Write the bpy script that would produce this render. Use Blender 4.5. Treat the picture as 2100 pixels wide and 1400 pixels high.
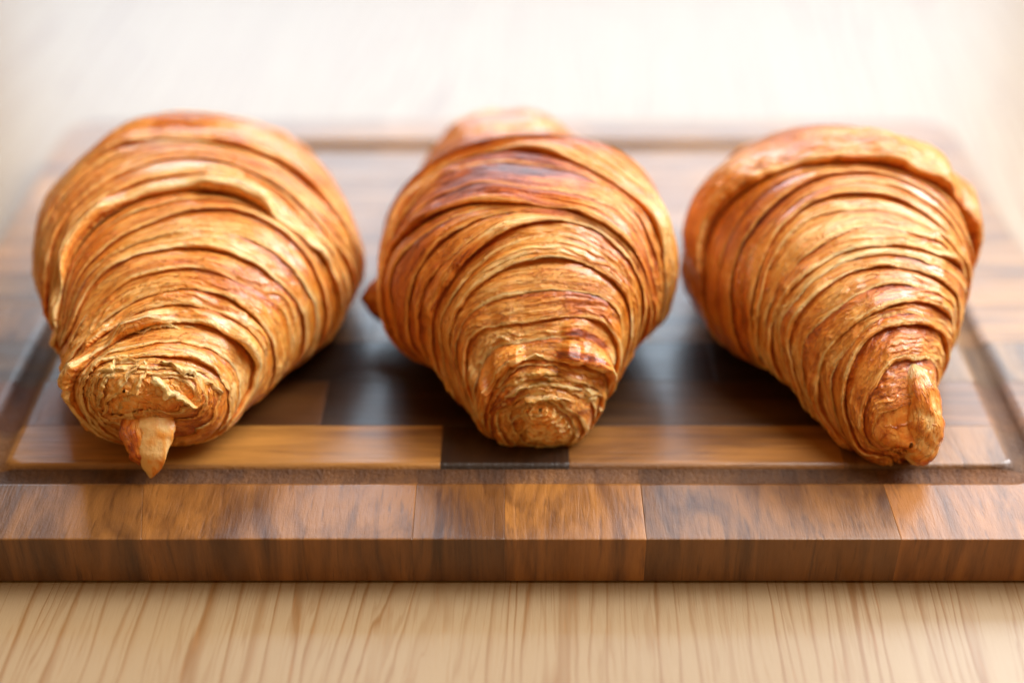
import bpy, math, random
import numpy as np
from mathutils import Vector

for o in list(bpy.data.objects): bpy.data.objects.remove(o, do_unlink=True)
sc = bpy.context.scene
COL = sc.collection
CM = 0.01
BOARD_T = 1.5                       # board thickness, cm; croissant tables are in cm above the board top

# ---------------------------------------------------------------- camera
cam_d = bpy.data.cameras.new('camera')
cam = bpy.data.objects.new('camera', cam_d); COL.objects.link(cam); sc.camera = cam
cam.location = (0, 0, (24.3 + BOARD_T) * CM)
cam.rotation_euler = (math.radians(90 - 34.6), 0, 0)
cam_d.sensor_width = 36; cam_d.lens = 50.0
cam_d.clip_start = 0.01; cam_d.clip_end = 50
cam_d.dof.use_dof = True; cam_d.dof.focus_distance = 0.364; cam_d.dof.aperture_fstop = 3.4

# ---------------------------------------------------------------- world and lamps (a room with a window behind the table)
w = bpy.data.worlds.new('World'); sc.world = w; w.use_nodes = True
bg = w.node_tree.nodes['Background']
bg.inputs[0].default_value = (1.0, 0.54, 0.21, 1); bg.inputs[1].default_value = 0.42

def area(name, loc, target, sx, sy, power, col, spread=180):
    d = bpy.data.lights.new(name, 'AREA'); d.shape = 'RECTANGLE'; d.size = sx; d.size_y = sy
    d.energy = power; d.color = col; d.spread = math.radians(spread)
    o = bpy.data.objects.new(name, d); COL.objects.link(o); o.location = loc
    o.rotation_euler = (Vector(target) - Vector(loc)).to_track_quat('-Z', 'Y').to_euler()
    return o
area('window_light', (-0.02, 2.6, 1.36), (-0.02, 0, 1.36), 1.98, 1.40, 57.0, (0.62, 0.82, 1.0))
area('window_light', (1.34, 2.6, 2.10), (1.34, 0, 2.10), 0.70, 1.60, 30.0, (0.90, 0.95, 1.0))
area('side_window_light', (1.25, 0.85, 1.05), (0, 0.30, 0.03), 0.8, 0.9, 8.5, (0.93, 0.96, 1.0), 80)
area('overhead_fill_light', (0.36, 0.40, 0.74), (0.02, 0.26, 0.03), 0.5, 0.40, 1.9, (1.0, 0.97, 0.94), 95)  # added overhead fill to brighten the croissants; stands for no known lamp

sc.view_settings.view_transform = 'Standard'; sc.view_settings.look = 'None'
sc.view_settings.exposure = 0.0; sc.view_settings.gamma = 1.0
sc.render.engine = 'CYCLES'
sc.cycles.use_denoising = True
sc.cycles.max_bounces = 8; sc.cycles.diffuse_bounces = 4
sc.cycles.caustics_reflective = False; sc.cycles.caustics_refractive = False

# ---------------------------------------------------------------- helpers
def smooth(a, b, x):
    t = np.clip((x - a) / (b - a), 0, 1); return t * t * (3 - 2 * t)
def hsh(i, j, seed):
    n = (i.astype(np.int64) * 374761393 + j.astype(np.int64) * 668265263 + seed * 974634777) & 0xffffffff
    n = ((n ^ (n >> 13)) * 1274126177) & 0xffffffff
    return ((n ^ (n >> 16)) & 0xffffff) / float(0xffffff)
def vn(x, y, seed=0):
    x, y = np.broadcast_arrays(x, y)
    xi = np.floor(x); yi = np.floor(y); fx = x - xi; fy = y - yi
    fx = fx * fx * fx * (fx * (fx * 6 - 15) + 10); fy = fy * fy * fy * (fy * (fy * 6 - 15) + 10)
    a = hsh(xi, yi, seed); b = hsh(xi + 1, yi, seed); c = hsh(xi, yi + 1, seed); d = hsh(xi + 1, yi + 1, seed)
    return (a * (1 - fx) + b * fx) * (1 - fy) + (c * (1 - fx) + d * fx) * fy
def fbm(x, y, seed=0, o=3):
    s = 0; a = .5; t = 0
    for k in range(o):
        s = s + a * vn(x * 2 ** k, y * 2 ** k, seed + k * 17); t += a; a *= .5
    return s / t
def link_mesh(name, verts, faces, mat, parent=None, attr=None, smooth_shade=True, grain=None):
    """verts in metres (N,3); faces (M,4) ints, -1 in the last column for a triangle is not used"""
    me = bpy.data.meshes.new(name)
    verts = np.asarray(verts, np.float32); faces = np.asarray(faces, np.int32)
    me.vertices.add(len(verts)); me.vertices.foreach_set('co', verts.ravel())
    n = len(faces); k = faces.shape[1]
    me.loops.add(n * k); me.loops.foreach_set('vertex_index', faces.ravel())
    me.polygons.add(n); me.polygons.foreach_set('loop_start', np.arange(0, n * k, k, dtype=np.int32))
    me.polygons.foreach_set('loop_total', np.full(n, k, np.int32))
    me.polygons.foreach_set('use_smooth', np.full(n, smooth_shade, bool))
    if attr is not None:
        a = me.color_attributes.new('dough', 'FLOAT_COLOR', 'POINT')
        a.data.foreach_set('color', np.asarray(attr, np.float32).ravel())
    if grain is not None:
        a = me.attributes.new('grain', 'FLOAT_VECTOR', 'POINT'); a.data.foreach_set('vector', np.asarray(grain, np.float32).ravel())
    me.update(); me.validate()
    me.materials.append(mat)
    o = bpy.data.objects.new(name, me); COL.objects.link(o)
    if parent is not None: o.parent = parent
    return o
def empty(name, loc, label, cat, group=None):
    o = bpy.data.objects.new(name, None); COL.objects.link(o); o.location = loc; o.empty_display_size = .02
    o['label'] = label; o['category'] = cat
    if group: o['group'] = group
    return o

# ---------------------------------------------------------------- materials
class NT:
    def __init__(s, name):
        s.m = bpy.data.materials.new(name); s.m.use_nodes = True; s.t = s.m.node_tree
        s.b = s.t.nodes['Principled BSDF']
    def n(s, ty, **kw):
        x = s.t.nodes.new(ty)
        for k, v in kw.items():
            if k in ('operation', 'data_type', 'blend_type', 'wave_type', 'bands_direction', 'wave_profile', 'attribute_name',
                     'attribute_type', 'feature', 'noise_dimensions', 'clamp', 'use_clamp', 'voronoi_dimensions'): setattr(x, k, v)
            else: x.inputs[k].default_value = v
        return x
    def l(s, a, b): s.t.links.new(a, b)
    def math(s, op, a, b=None, c=None, clamp=False):
        x = s.t.nodes.new('ShaderNodeMath'); x.operation = op; x.use_clamp = clamp
        for i, v in enumerate((a, b, c)):
            if v is None: continue
            if isinstance(v, (int, float)): x.inputs[i].default_value = v
            else: s.l(v, x.inputs[i])
        return x.outputs[0]
    def mix(s, f, a, b, blend='MIX'):
        x = s.t.nodes.new('ShaderNodeMix'); x.data_type = 'RGBA'; x.blend_type = blend
        for i, v in ((0, f), (6, a), (7, b)):
            if isinstance(v, (int, float)): x.inputs[i].default_value = v
            elif isinstance(v, tuple): x.inputs[i].default_value = (*v, 1)
            else: s.l(v, x.inputs[i])
        return x.outputs[2]
    def ramp(s, f, stops):
        x = s.t.nodes.new('ShaderNodeValToRGB'); e = x.color_ramp.elements
        while len(e) < len(stops): e.new(.5)
        for i, (p, c) in enumerate(stops):
            e[i].position = p; e[i].color = (*c, 1) if isinstance(c, tuple) else (c, c, c, 1)
        s.l(f, x.inputs[0]); return x.outputs[0]
    def coords(s, scale=(1, 1, 1), rot=(0, 0, 0), loc=(0, 0, 0)):
        tc = s.t.nodes.new('ShaderNodeTexCoord'); mp = s.t.nodes.new('ShaderNodeMapping')
        mp.inputs['Scale'].default_value = scale; mp.inputs['Rotation'].default_value = rot; mp.inputs['Location'].default_value = loc
        s.l(tc.outputs['Object'], mp.inputs[0]); return mp.outputs[0]
    def noise(s, vec, scale, detail=3, rough=.55, dist=0):
        x = s.t.nodes.new('ShaderNodeTexNoise'); s.l(vec, x.inputs['Vector'])
        x.inputs['Scale'].default_value = scale; x.inputs['Detail'].default_value = detail
        x.inputs['Roughness'].default_value = rough; x.inputs['Distortion'].default_value = dist
        return x.outputs['Fac']
    def bump(s, h, strength, dist, prev=None):
        x = s.t.nodes.new('ShaderNodeBump'); x.inputs['Strength'].default_value = strength; x.inputs['Distance'].default_value = dist
        s.l(h, x.inputs['Height'])
        if prev is not None: s.l(prev, x.inputs['Normal'])
        return x.outputs[0]

def pastry_material(name='baked_pastry', amp=1.0):
    g = NT(name)
    at = g.n('ShaderNodeAttribute', attribute_name='dough', attribute_type='GEOMETRY')
    sp = g.t.nodes.new('ShaderNodeSeparateColor'); g.l(at.outputs['Color'], sp.inputs[0])
    bake, lam, gloss = sp.outputs[0], sp.outputs[1], sp.outputs[2]
    v = g.coords()
    ga = g.n('ShaderNodeAttribute', attribute_name='grain', attribute_type='GEOMETRY')
    def gmap(sc3):
        m = g.t.nodes.new('ShaderNodeMapping'); m.inputs['Scale'].default_value = sc3; g.l(ga.outputs['Vector'], m.inputs[0]); return m.outputs[0]
    f1 = g.noise(gmap((.55, 7.0, 1)), 1.0, 4, .62, .5); f2 = g.noise(gmap((1.3, 22.0, 1)), 1.0, 3, .6, .3)
    n1 = g.noise(v, 55, 4, .6, .4); n2 = g.noise(v, 260, 4, .65); n3 = g.noise(v, 900, 3, .6)
    f = g.math('ADD', g.math('SUBTRACT', bake, .07), g.math('MULTIPLY', g.math('SUBTRACT', n1, .5), .75 * amp))
    f = g.math('ADD', f, g.math('MULTIPLY', g.math('SUBTRACT', f1, .5), .55 * amp))
    f = g.math('ADD', f, g.math('MULTIPLY', g.math('SUBTRACT', f2, .5), .48 * amp))
    f = g.math('ADD', f, g.math('MULTIPLY', g.math('SUBTRACT', n2, .5), .16))
    f = g.math('ADD', f, g.math('MULTIPLY', g.math('SUBTRACT', n3, .5), .08))
    cr = g.noise(gmap((.7, 5.5, 1)), 1.0, 3, .6, .8)
    crack = g.ramp(g.math('ABSOLUTE', g.math('SUBTRACT', cr, .5)), [(0.0, 1.0), (.012, .8), (.035, 0.0)])
    f = g.math('ADD', f, g.math('MULTIPLY', crack, .11 * amp))
    f = g.math('SUBTRACT', f, g.math('MULTIPLY', g.math('SUBTRACT', lam, .30), .26), clamp=True)  # crests paler, valleys darker: light and shade on the ridges put into the colour
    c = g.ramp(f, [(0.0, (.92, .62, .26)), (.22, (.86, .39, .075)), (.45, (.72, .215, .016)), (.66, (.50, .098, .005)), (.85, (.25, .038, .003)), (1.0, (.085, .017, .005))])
    g.l(c, g.b.inputs['Base Color'])
    r = g.math('SUBTRACT', .62, g.math('MULTIPLY', gloss, .26))
    r = g.math('ADD', r, g.math('MULTIPLY', g.math('SUBTRACT', n2, .5), .25))
    g.l(r, g.b.inputs['Roughness'])
    g.b.inputs['Specular IOR Level'].default_value = .5
    g.l(g.math('MULTIPLY', gloss, .85), g.b.inputs['Coat Weight'])
    g.b.inputs['Coat Roughness'].default_value = .21
    g.b.inputs['Subsurface Weight'].default_value = .2
    g.b.inputs['Subsurface Radius'].default_value = (1.0, .42, .15)
    g.b.inputs['Subsurface Scale'].default_value = .003
    b = g.bump(f1, .8 * amp, .0010); b = g.bump(g.math('SUBTRACT', 1.0, crack), .8 * amp, .0005, b); b = g.bump(f2, .9 * amp, .0006, b); b = g.bump(n2, .4, .0007, b); b = g.bump(n3, .5, .00035, b)
    vo = g.t.nodes.new('ShaderNodeTexVoronoi'); vo.inputs['Scale'].default_value = 420; g.l(v, vo.inputs['Vector'])
    b = g.bump(vo.outputs['Distance'], .35, .0004, b)
    g.l(b, g.b.inputs['Normal'])
    return g.m

def board_material(name, cross):
    g = NT(name)
    oi = g.t.nodes.new('ShaderNodeObjectInfo')
    tc = g.t.nodes.new('ShaderNodeTexCoord')
    off = g.t.nodes.new('ShaderNodeVectorMath'); off.operation = 'SCALE'
    cmb = g.t.nodes.new('ShaderNodeCombineXYZ')
    g.l(oi.outputs['Random'], cmb.inputs[0]); g.l(oi.outputs['Random'], cmb.inputs[1]); g.l(oi.outputs['Random'], cmb.inputs[2])
    g.l(cmb.outputs[0], off.inputs[0]); off.inputs['Scale'].default_value = 7.3
    ad = g.t.nodes.new('ShaderNodeVectorMath'); ad.operation = 'ADD'
    g.l(tc.outputs['Object'], ad.inputs[0]); g.l(off.outputs[0], ad.inputs[1])
    def mp(scale, rot=(0, 0, 0)):
        m = g.t.nodes.new('ShaderNodeMapping'); m.inputs['Scale'].default_value = scale; m.inputs['Rotation'].default_value = rot
        g.l(ad.outputs[0], m.inputs[0]); return m.outputs[0]
    if cross:
        v = mp((1, .28, .10), (0, 0, .5)); vf = mp((1, .12, .07), (.1, 0, .25))
    else:
        v = mp((.09, 1, 1), (0, 0, .05)); vf = mp((.05, 1, 1))
    a = g.noise(v, 95, 5, .6, 1.2); bq = g.noise(vf, 700, 4, .65, .3); cq = g.noise(mp((1, 1, 1)), 28, 3, .5)
    st_ = g.noise(v, 40, 3, .5, 2.2)
    f = g.math('ADD', g.math('MULTIPLY', g.math('SUBTRACT', a, .5), 2.9), g.math('MULTIPLY', g.math('SUBTRACT', cq, .5), .8))
    dark = g.mix(1.0, oi.outputs['Color'], (.36, .27, .20), 'MULTIPLY')
    light = g.mix(1.0, oi.outputs['Color'], (1.35, 1.28, 1.18), 'MULTIPLY')
    c = g.mix(g.math('ADD', f, .62, clamp=True), dark, light)
    pores = g.ramp(bq, [(.30, 1.0), (.45, 0.0)])
    c = g.mix(g.math('MULTIPLY', pores, .55), c, g.mix(1.0, oi.outputs['Color'], (.25, .18, .13), 'MULTIPLY'))
    streak = g.ramp(st_, [(.60, 0.0), (.70, 1.0)])
    c = g.mix(g.math('MULTIPLY', streak, .45), c, g.mix(1.0, oi.outputs['Color'], (.30, .22, .17), 'MULTIPLY'))
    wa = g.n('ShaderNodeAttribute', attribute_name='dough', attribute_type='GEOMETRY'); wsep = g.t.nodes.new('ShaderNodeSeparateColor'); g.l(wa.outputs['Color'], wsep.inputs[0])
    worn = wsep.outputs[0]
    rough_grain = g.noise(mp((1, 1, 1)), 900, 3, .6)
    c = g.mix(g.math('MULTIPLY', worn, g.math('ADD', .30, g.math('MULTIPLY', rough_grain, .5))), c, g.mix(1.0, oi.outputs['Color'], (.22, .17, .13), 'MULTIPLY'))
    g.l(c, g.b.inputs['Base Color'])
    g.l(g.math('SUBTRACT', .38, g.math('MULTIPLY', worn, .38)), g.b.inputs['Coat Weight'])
    r = g.math('ADD', g.math('ADD', .25, g.math('MULTIPLY', worn, .35)), g.math('MULTIPLY', g.noise(mp((.3, 1, 1)), 180, 4, .6), .24))
    g.l(r, g.b.inputs['Roughness'])
    g.b.inputs['Specular IOR Level'].default_value = .55
    g.b.inputs['Coat Roughness'].default_value = .23
    b = g.bump(bq, .7, .0003); b = g.bump(g.noise(mp((1, 1, 1)), 1400, 2), .15, .0002, b); b = g.bump(g.math('MULTIPLY', rough_grain, worn), .8, .0008, b)
    g.l(b, g.b.inputs['Normal'])
    return g.m

def table_material():
    g = NT('ash_wood')
    tc = g.t.nodes.new('ShaderNodeTexCoord')
    def mp(scale, rot=(0, 0, 0), loc=(0, 0, 0)):
        m = g.t.nodes.new('ShaderNodeMapping'); m.inputs['Scale'].default_value = scale
        m.inputs['Rotation'].default_value = rot; m.inputs['Location'].default_value = loc
        g.l(tc.outputs['Object'], m.inputs[0]); return m.outputs[0]
    warp = g.noise(mp((1, .10, 1)), 9, 3, .5)
    sx = g.t.nodes.new('ShaderNodeSeparateXYZ'); g.l(mp((1, 1, 1), (0, 0, math.radians(3))), sx.inputs[0])
    x = g.math('ADD', sx.outputs[0], g.math('MULTIPLY', g.math('SUBTRACT', warp, .5), .085))
    x = g.math('ADD', x, g.math('MULTIPLY', g.math('SUBTRACT', g.noise(mp((1, .10, 1)), 120, 3, .6), .5), .0050))
    cx = g.t.nodes.new('ShaderNodeCombineXYZ'); g.l(x, cx.inputs[0]); g.l(g.math('MULTIPLY', sx.outputs[1], .035), cx.inputs[1])
    def lines_(scale, lo, hi, end):
        return g.ramp(g.noise(cx.outputs[0], scale, 1, .4), [(lo, 0.0), (hi, 1.0), (hi + .012, .7), (end, 0.0)])
    jit = g.noise(cx.outputs[0], 55, 2)
    def rings(fq, jt):
        return g.ramp(g.math('FRACT', g.math('ADD', g.math('MULTIPLY', x, fq), g.math('MULTIPLY', jit, jt))), [(0.0, .8), (.06, 1.0), (.15, .45), (.28, .05), (.93, 0.0), (1.0, .6)])
    vary = g.ramp(g.noise(cx.outputs[0], 75, 2), [(.32, .25), (.60, 1.0)])
    line = g.math('MAXIMUM', g.math('MULTIPLY', rings(215, 7.0), vary), g.math('MULTIPLY', lines_(520, .53, .57, .65), .4))
    fine = g.noise(mp((1, .05, 1)), 1500, 4, .7)
    fine2 = g.noise(mp((1, .03, 1)), 5200, 2, .6)
    c = g.mix(g.math('MULTIPLY', line, .95), (.345, .245, .132), (.20, .085, .018))
    pores = g.ramp(fine, [(.34, 1.0), (.46, 0.0)])
    pm = g.math('MULTIPLY', pores, g.math('ADD', .14, g.math('MULTIPLY', line, .86)))
    c = g.mix(pm, c, (.30, .14, .045))
    c = g.mix(g.math('MULTIPLY', g.math('SUBTRACT', fine2, .42, clamp=True), .9), c, (.26, .17, .08))
    c = g.mix(g.ramp(g.noise(mp((1, .3, 1)), 14, 3), [(.35, 0.0), (.75, .35)]), c, (.27, .185, .095))
    g.l(c, g.b.inputs['Base Color'])
    g.l(g.math('ADD', .33, g.math('MULTIPLY', fine, .12)), g.b.inputs['Roughness'])
    g.b.inputs['Specular IOR Level'].default_value = .5
    g.b.inputs['Coat Weight'].default_value = .55; g.b.inputs['Coat Roughness'].default_value = .25
    b = g.bump(fine, .25, .00025); b = g.bump(line, .12, .0003, b)
    g.l(b, g.b.inputs['Normal'])
    return g.m

PASTRY = pastry_material()
SMOOTH_DOUGH = pastry_material('smooth_dough', .15)
WOOD_LONG = board_material('board_wood', False)
WOOD_CROSS = board_material('board_wood_figured', True)
ASH = table_material()

# ---------------------------------------------------------------- the table
def slab(name, x0, x1, y0, y1, z0, z1, r, mat, parent=None):
    prof = [(0, z0 + r), (0, z1 - r)] + [(r - r * math.cos(a), z1 - r + r * math.sin(a)) for a in (math.pi / 8 * k for k in range(1, 5))]
    prof = [(r * .6, z0), ] + prof
    V = []; Fc = []
    for ins, z in prof:
        V += [(x0 + ins, y0 + ins, z), (x1 - ins, y0 + ins, z), (x1 - ins, y1 - ins, z), (x0 + ins, y1 - ins, z)]
    n = len(prof)
    for i in range(n - 1):
        for j in range(4): Fc.append((i * 4 + j, i * 4 + (j + 1) % 4, (i + 1) * 4 + (j + 1) % 4, (i + 1) * 4 + j))
    Fc.append((0, 3, 2, 1)); Fc.append(tuple((n - 1) * 4 + j for j in range(4)))
    return link_mesh(name, np.array(V) * CM, Fc, mat, parent, smooth_shade=False)
table = slab('wooden_table', -95, 95, -35, 118, -3.2, 0, .35, ASH)
table['label'] = 'pale ash wood table with straight brown grain lines under the cutting board'; table['category'] = 'table'

# ---------------------------------------------------------------- the cutting board
BX0, BX1, BY0, BY1 = -17.1, 16.9, 26.5, 50.3
GX0, GX1, GY0, GY1 = -14.0, 13.85, 29.06, 48.2
GR, GD, GH = .75, .24, .40          # groove corner radius, depth, half width
def groove(x, y):
    cx, cy = (GX0 + GX1) / 2, (GY0 + GY1) / 2; hx, hy = (GX1 - GX0) / 2, (GY1 - GY0) / 2
    qx = np.abs(x - cx) - hx + GR; qy = np.abs(y - cy) - hy + GR
    d = np.hypot(np.maximum(qx, 0), np.maximum(qy, 0)) + np.minimum(np.maximum(qx, qy), 0) - GR
    return -GD * np.sqrt(np.clip(1 - (d / GH) ** 2, 0, 1))
board = empty('cutting_board', (0, 0, 0), 'large wooden cutting board of mixed brown staves with a juice groove', 'cutting board')
def corner(x, y, r=1.4):
    cx = np.clip(x, BX0 + r, BX1 - r); cy = np.clip(y, BY0 + r, BY1 - r)
    dx, dy = x - cx, y - cy; both = (np.abs(dx) > 1e-9) & (np.abs(dy) > 1e-9)
    m = np.maximum(np.abs(dx), np.abs(dy)); l = np.hypot(dx, dy); k = np.where(both, m / np.maximum(l, 1e-9), 1)
    return cx + dx * k, cy + dy * k
def stave(x0, x1, y0, y1, tone, mat, s0=0, s1=0):
    gap = .0012
    front = y0 <= BY0 + .01
    a, b, c, d = x0 + gap, x1 - gap, y0 + (0 if front else gap), y1 - gap
    def lines(p, q, step):
        n = max(2, int((q - p - .06) / step) + 1)
        return np.r_[p, p + .012, p + .03, np.linspace(p + .06, q - .06, n), q - .03, q - .012, q]
    hit = c < GY0 + .6 or d > GY1 - .6 or a < GX0 + .6 or b > GX1 - .6
    xs = lines(a, b, .13 if hit else .8); ys = lines(c, d, .07 if hit else .4)
    X, Y = np.meshgrid(xs, ys)
    t = (Y - y0) / (y1 - y0)
    u = (X - a) / (b - a)
    X = X + (1 - u) * s0 * (t - .5) + u * s1 * (t - .5)
    Z = groove(X, Y)
    ex = np.minimum(np.minimum(X * 0 + (np.arange(len(xs))[None]), len(xs) - 1 - np.arange(len(xs))[None]),
                    np.minimum(np.arange(len(ys))[:, None], len(ys) - 1 - np.arange(len(ys))[:, None]))
    Z = Z - np.where(ex == 0, .005, np.where(ex == 1, .001, 0))
    if front: Z[0] -= .02; Z[1] -= .006
    X, Y = corner(X, Y)
    ny, nx = X.shape
    top = np.stack([X, Y, Z + BOARD_T], -1).reshape(-1, 3)
    idx = np.arange(ny * nx).reshape(ny, nx)
    F = np.stack([idx[:-1, :-1], idx[:-1, 1:], idx[1:, 1:], idx[1:, :-1]], -1).reshape(-1, 4)
    loop = np.r_[idx[0, :], idx[1:, -1], idx[-1, -2::-1], idx[-2:0:-1, 0]]
    n = len(loop); base = len(top)
    rim = top[loop]; l1 = rim.copy(); l1[:, 2] = .09; l2 = rim.copy(); l2[:, 2] = .02
    if front: l2[np.abs(l2[:, 1] - BY0) < .02, 1] += .07
    j = np.arange(n); k = (j + 1) % n
    F = np.r_[F, np.stack([loop[j], base + j, base + k, loop[k]], -1), np.stack([base + j, base + n + j, base + n + k, base + k], -1)]
    V = np.r_[top, l1, l2]
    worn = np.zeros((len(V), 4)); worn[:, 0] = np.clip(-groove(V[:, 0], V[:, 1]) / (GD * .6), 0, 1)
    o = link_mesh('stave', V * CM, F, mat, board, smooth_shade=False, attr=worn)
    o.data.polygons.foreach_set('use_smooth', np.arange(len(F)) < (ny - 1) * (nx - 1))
    kf = 1.02 if front else .93
    o.color = (tone[0] * kf, tone[1] * .87 * kf, tone[2] * .46 * kf, 1)
    return o
WAL = (.026, .013, .007); DK = (.085, .042, .020); MD = (.17, .083, .036); GO = (.28, .140, .055); PL = (.40, .225, .098); RD = (.20, .085, .034)
ROWS = [
 (26.5, 29.4, [(BX0, (.145, .072, .033)), (-9.56, (.185, .090, .037)), (-2.5, (.155, .075, .031)), (-.19, (.25, .125, .049)), (3.37, (.155, .078, .036)), (9.75, (.23, .110, .046))]),
 (29.4, 31.12, [(BX0, PL), (-1.92, WAL), (1.53, (.31, .165, .070)), (8.9, (.22, .120, .058))]),
 (31.12, 33.2, [(BX0, RD), (-10.4, (.095, .045, .022)), (-5.3, WAL), (2.2, (.060, .032, .018)), (11.6, MD)]),
 (33.2, 35.2, [(BX0, (.16, .105, .07)), (-9.0, WAL), (5.9, (.022, .013, .009)), (10.4, (.20, .13, .09))]),
 (35.2, 37.2, [(BX0, MD), (-11.2, DK), (-4.2, MD), (4.2, DK), (12, MD)]),
 (37.2, 38.9, [(BX0, (.27, .165, .085)), (-7.5, MD), (.5, GO), (8.5, MD)]),
 (38.9, 41.0, [(BX0, RD), (-8.5, GO), (-1.0, MD), (6.8, GO), (13, MD)]),
 (41.0, 43.2, [(BX0, MD), (-4.4, RD), (3.3, GO), (9.9, MD)]),
 (43.2, 45.2, [(BX0, GO), (-6.5, MD), (5.1, RD), (12.2, GO)]),
 (45.2, 47.4, [(BX0, RD), (-9.2, MD), (-1.2, GO), (7.8, MD)]),
 (47.4, 50.3, [(BX0, MD), (-5.0, GO), (2.8, MD), (10.9, RD)]),
]
rg = random.Random(4)
for r, (y0, y1, segs) in enumerate(ROWS):
    for i, (x0, tone) in enumerate(segs):
        if r > 3: tone = tuple(a * .5 + b * .5 for a, b in zip(tone, (.40, .25, .135)))   # far rows mixed paler: the washing window glare put into their tone
        x1 = segs[i + 1][0] if i + 1 < len(segs) else BX1
        k0 = k1 = 0
        if r == 0 and i == 0: k1 = .55
        if r == 0 and i == 1: k0 = .55
        stave(x0, x1, y0, y1, tone, WOOD_CROSS if (r == 0 or rg.random() < .18) else WOOD_LONG, k0 * -1, k1 * -1)

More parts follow.
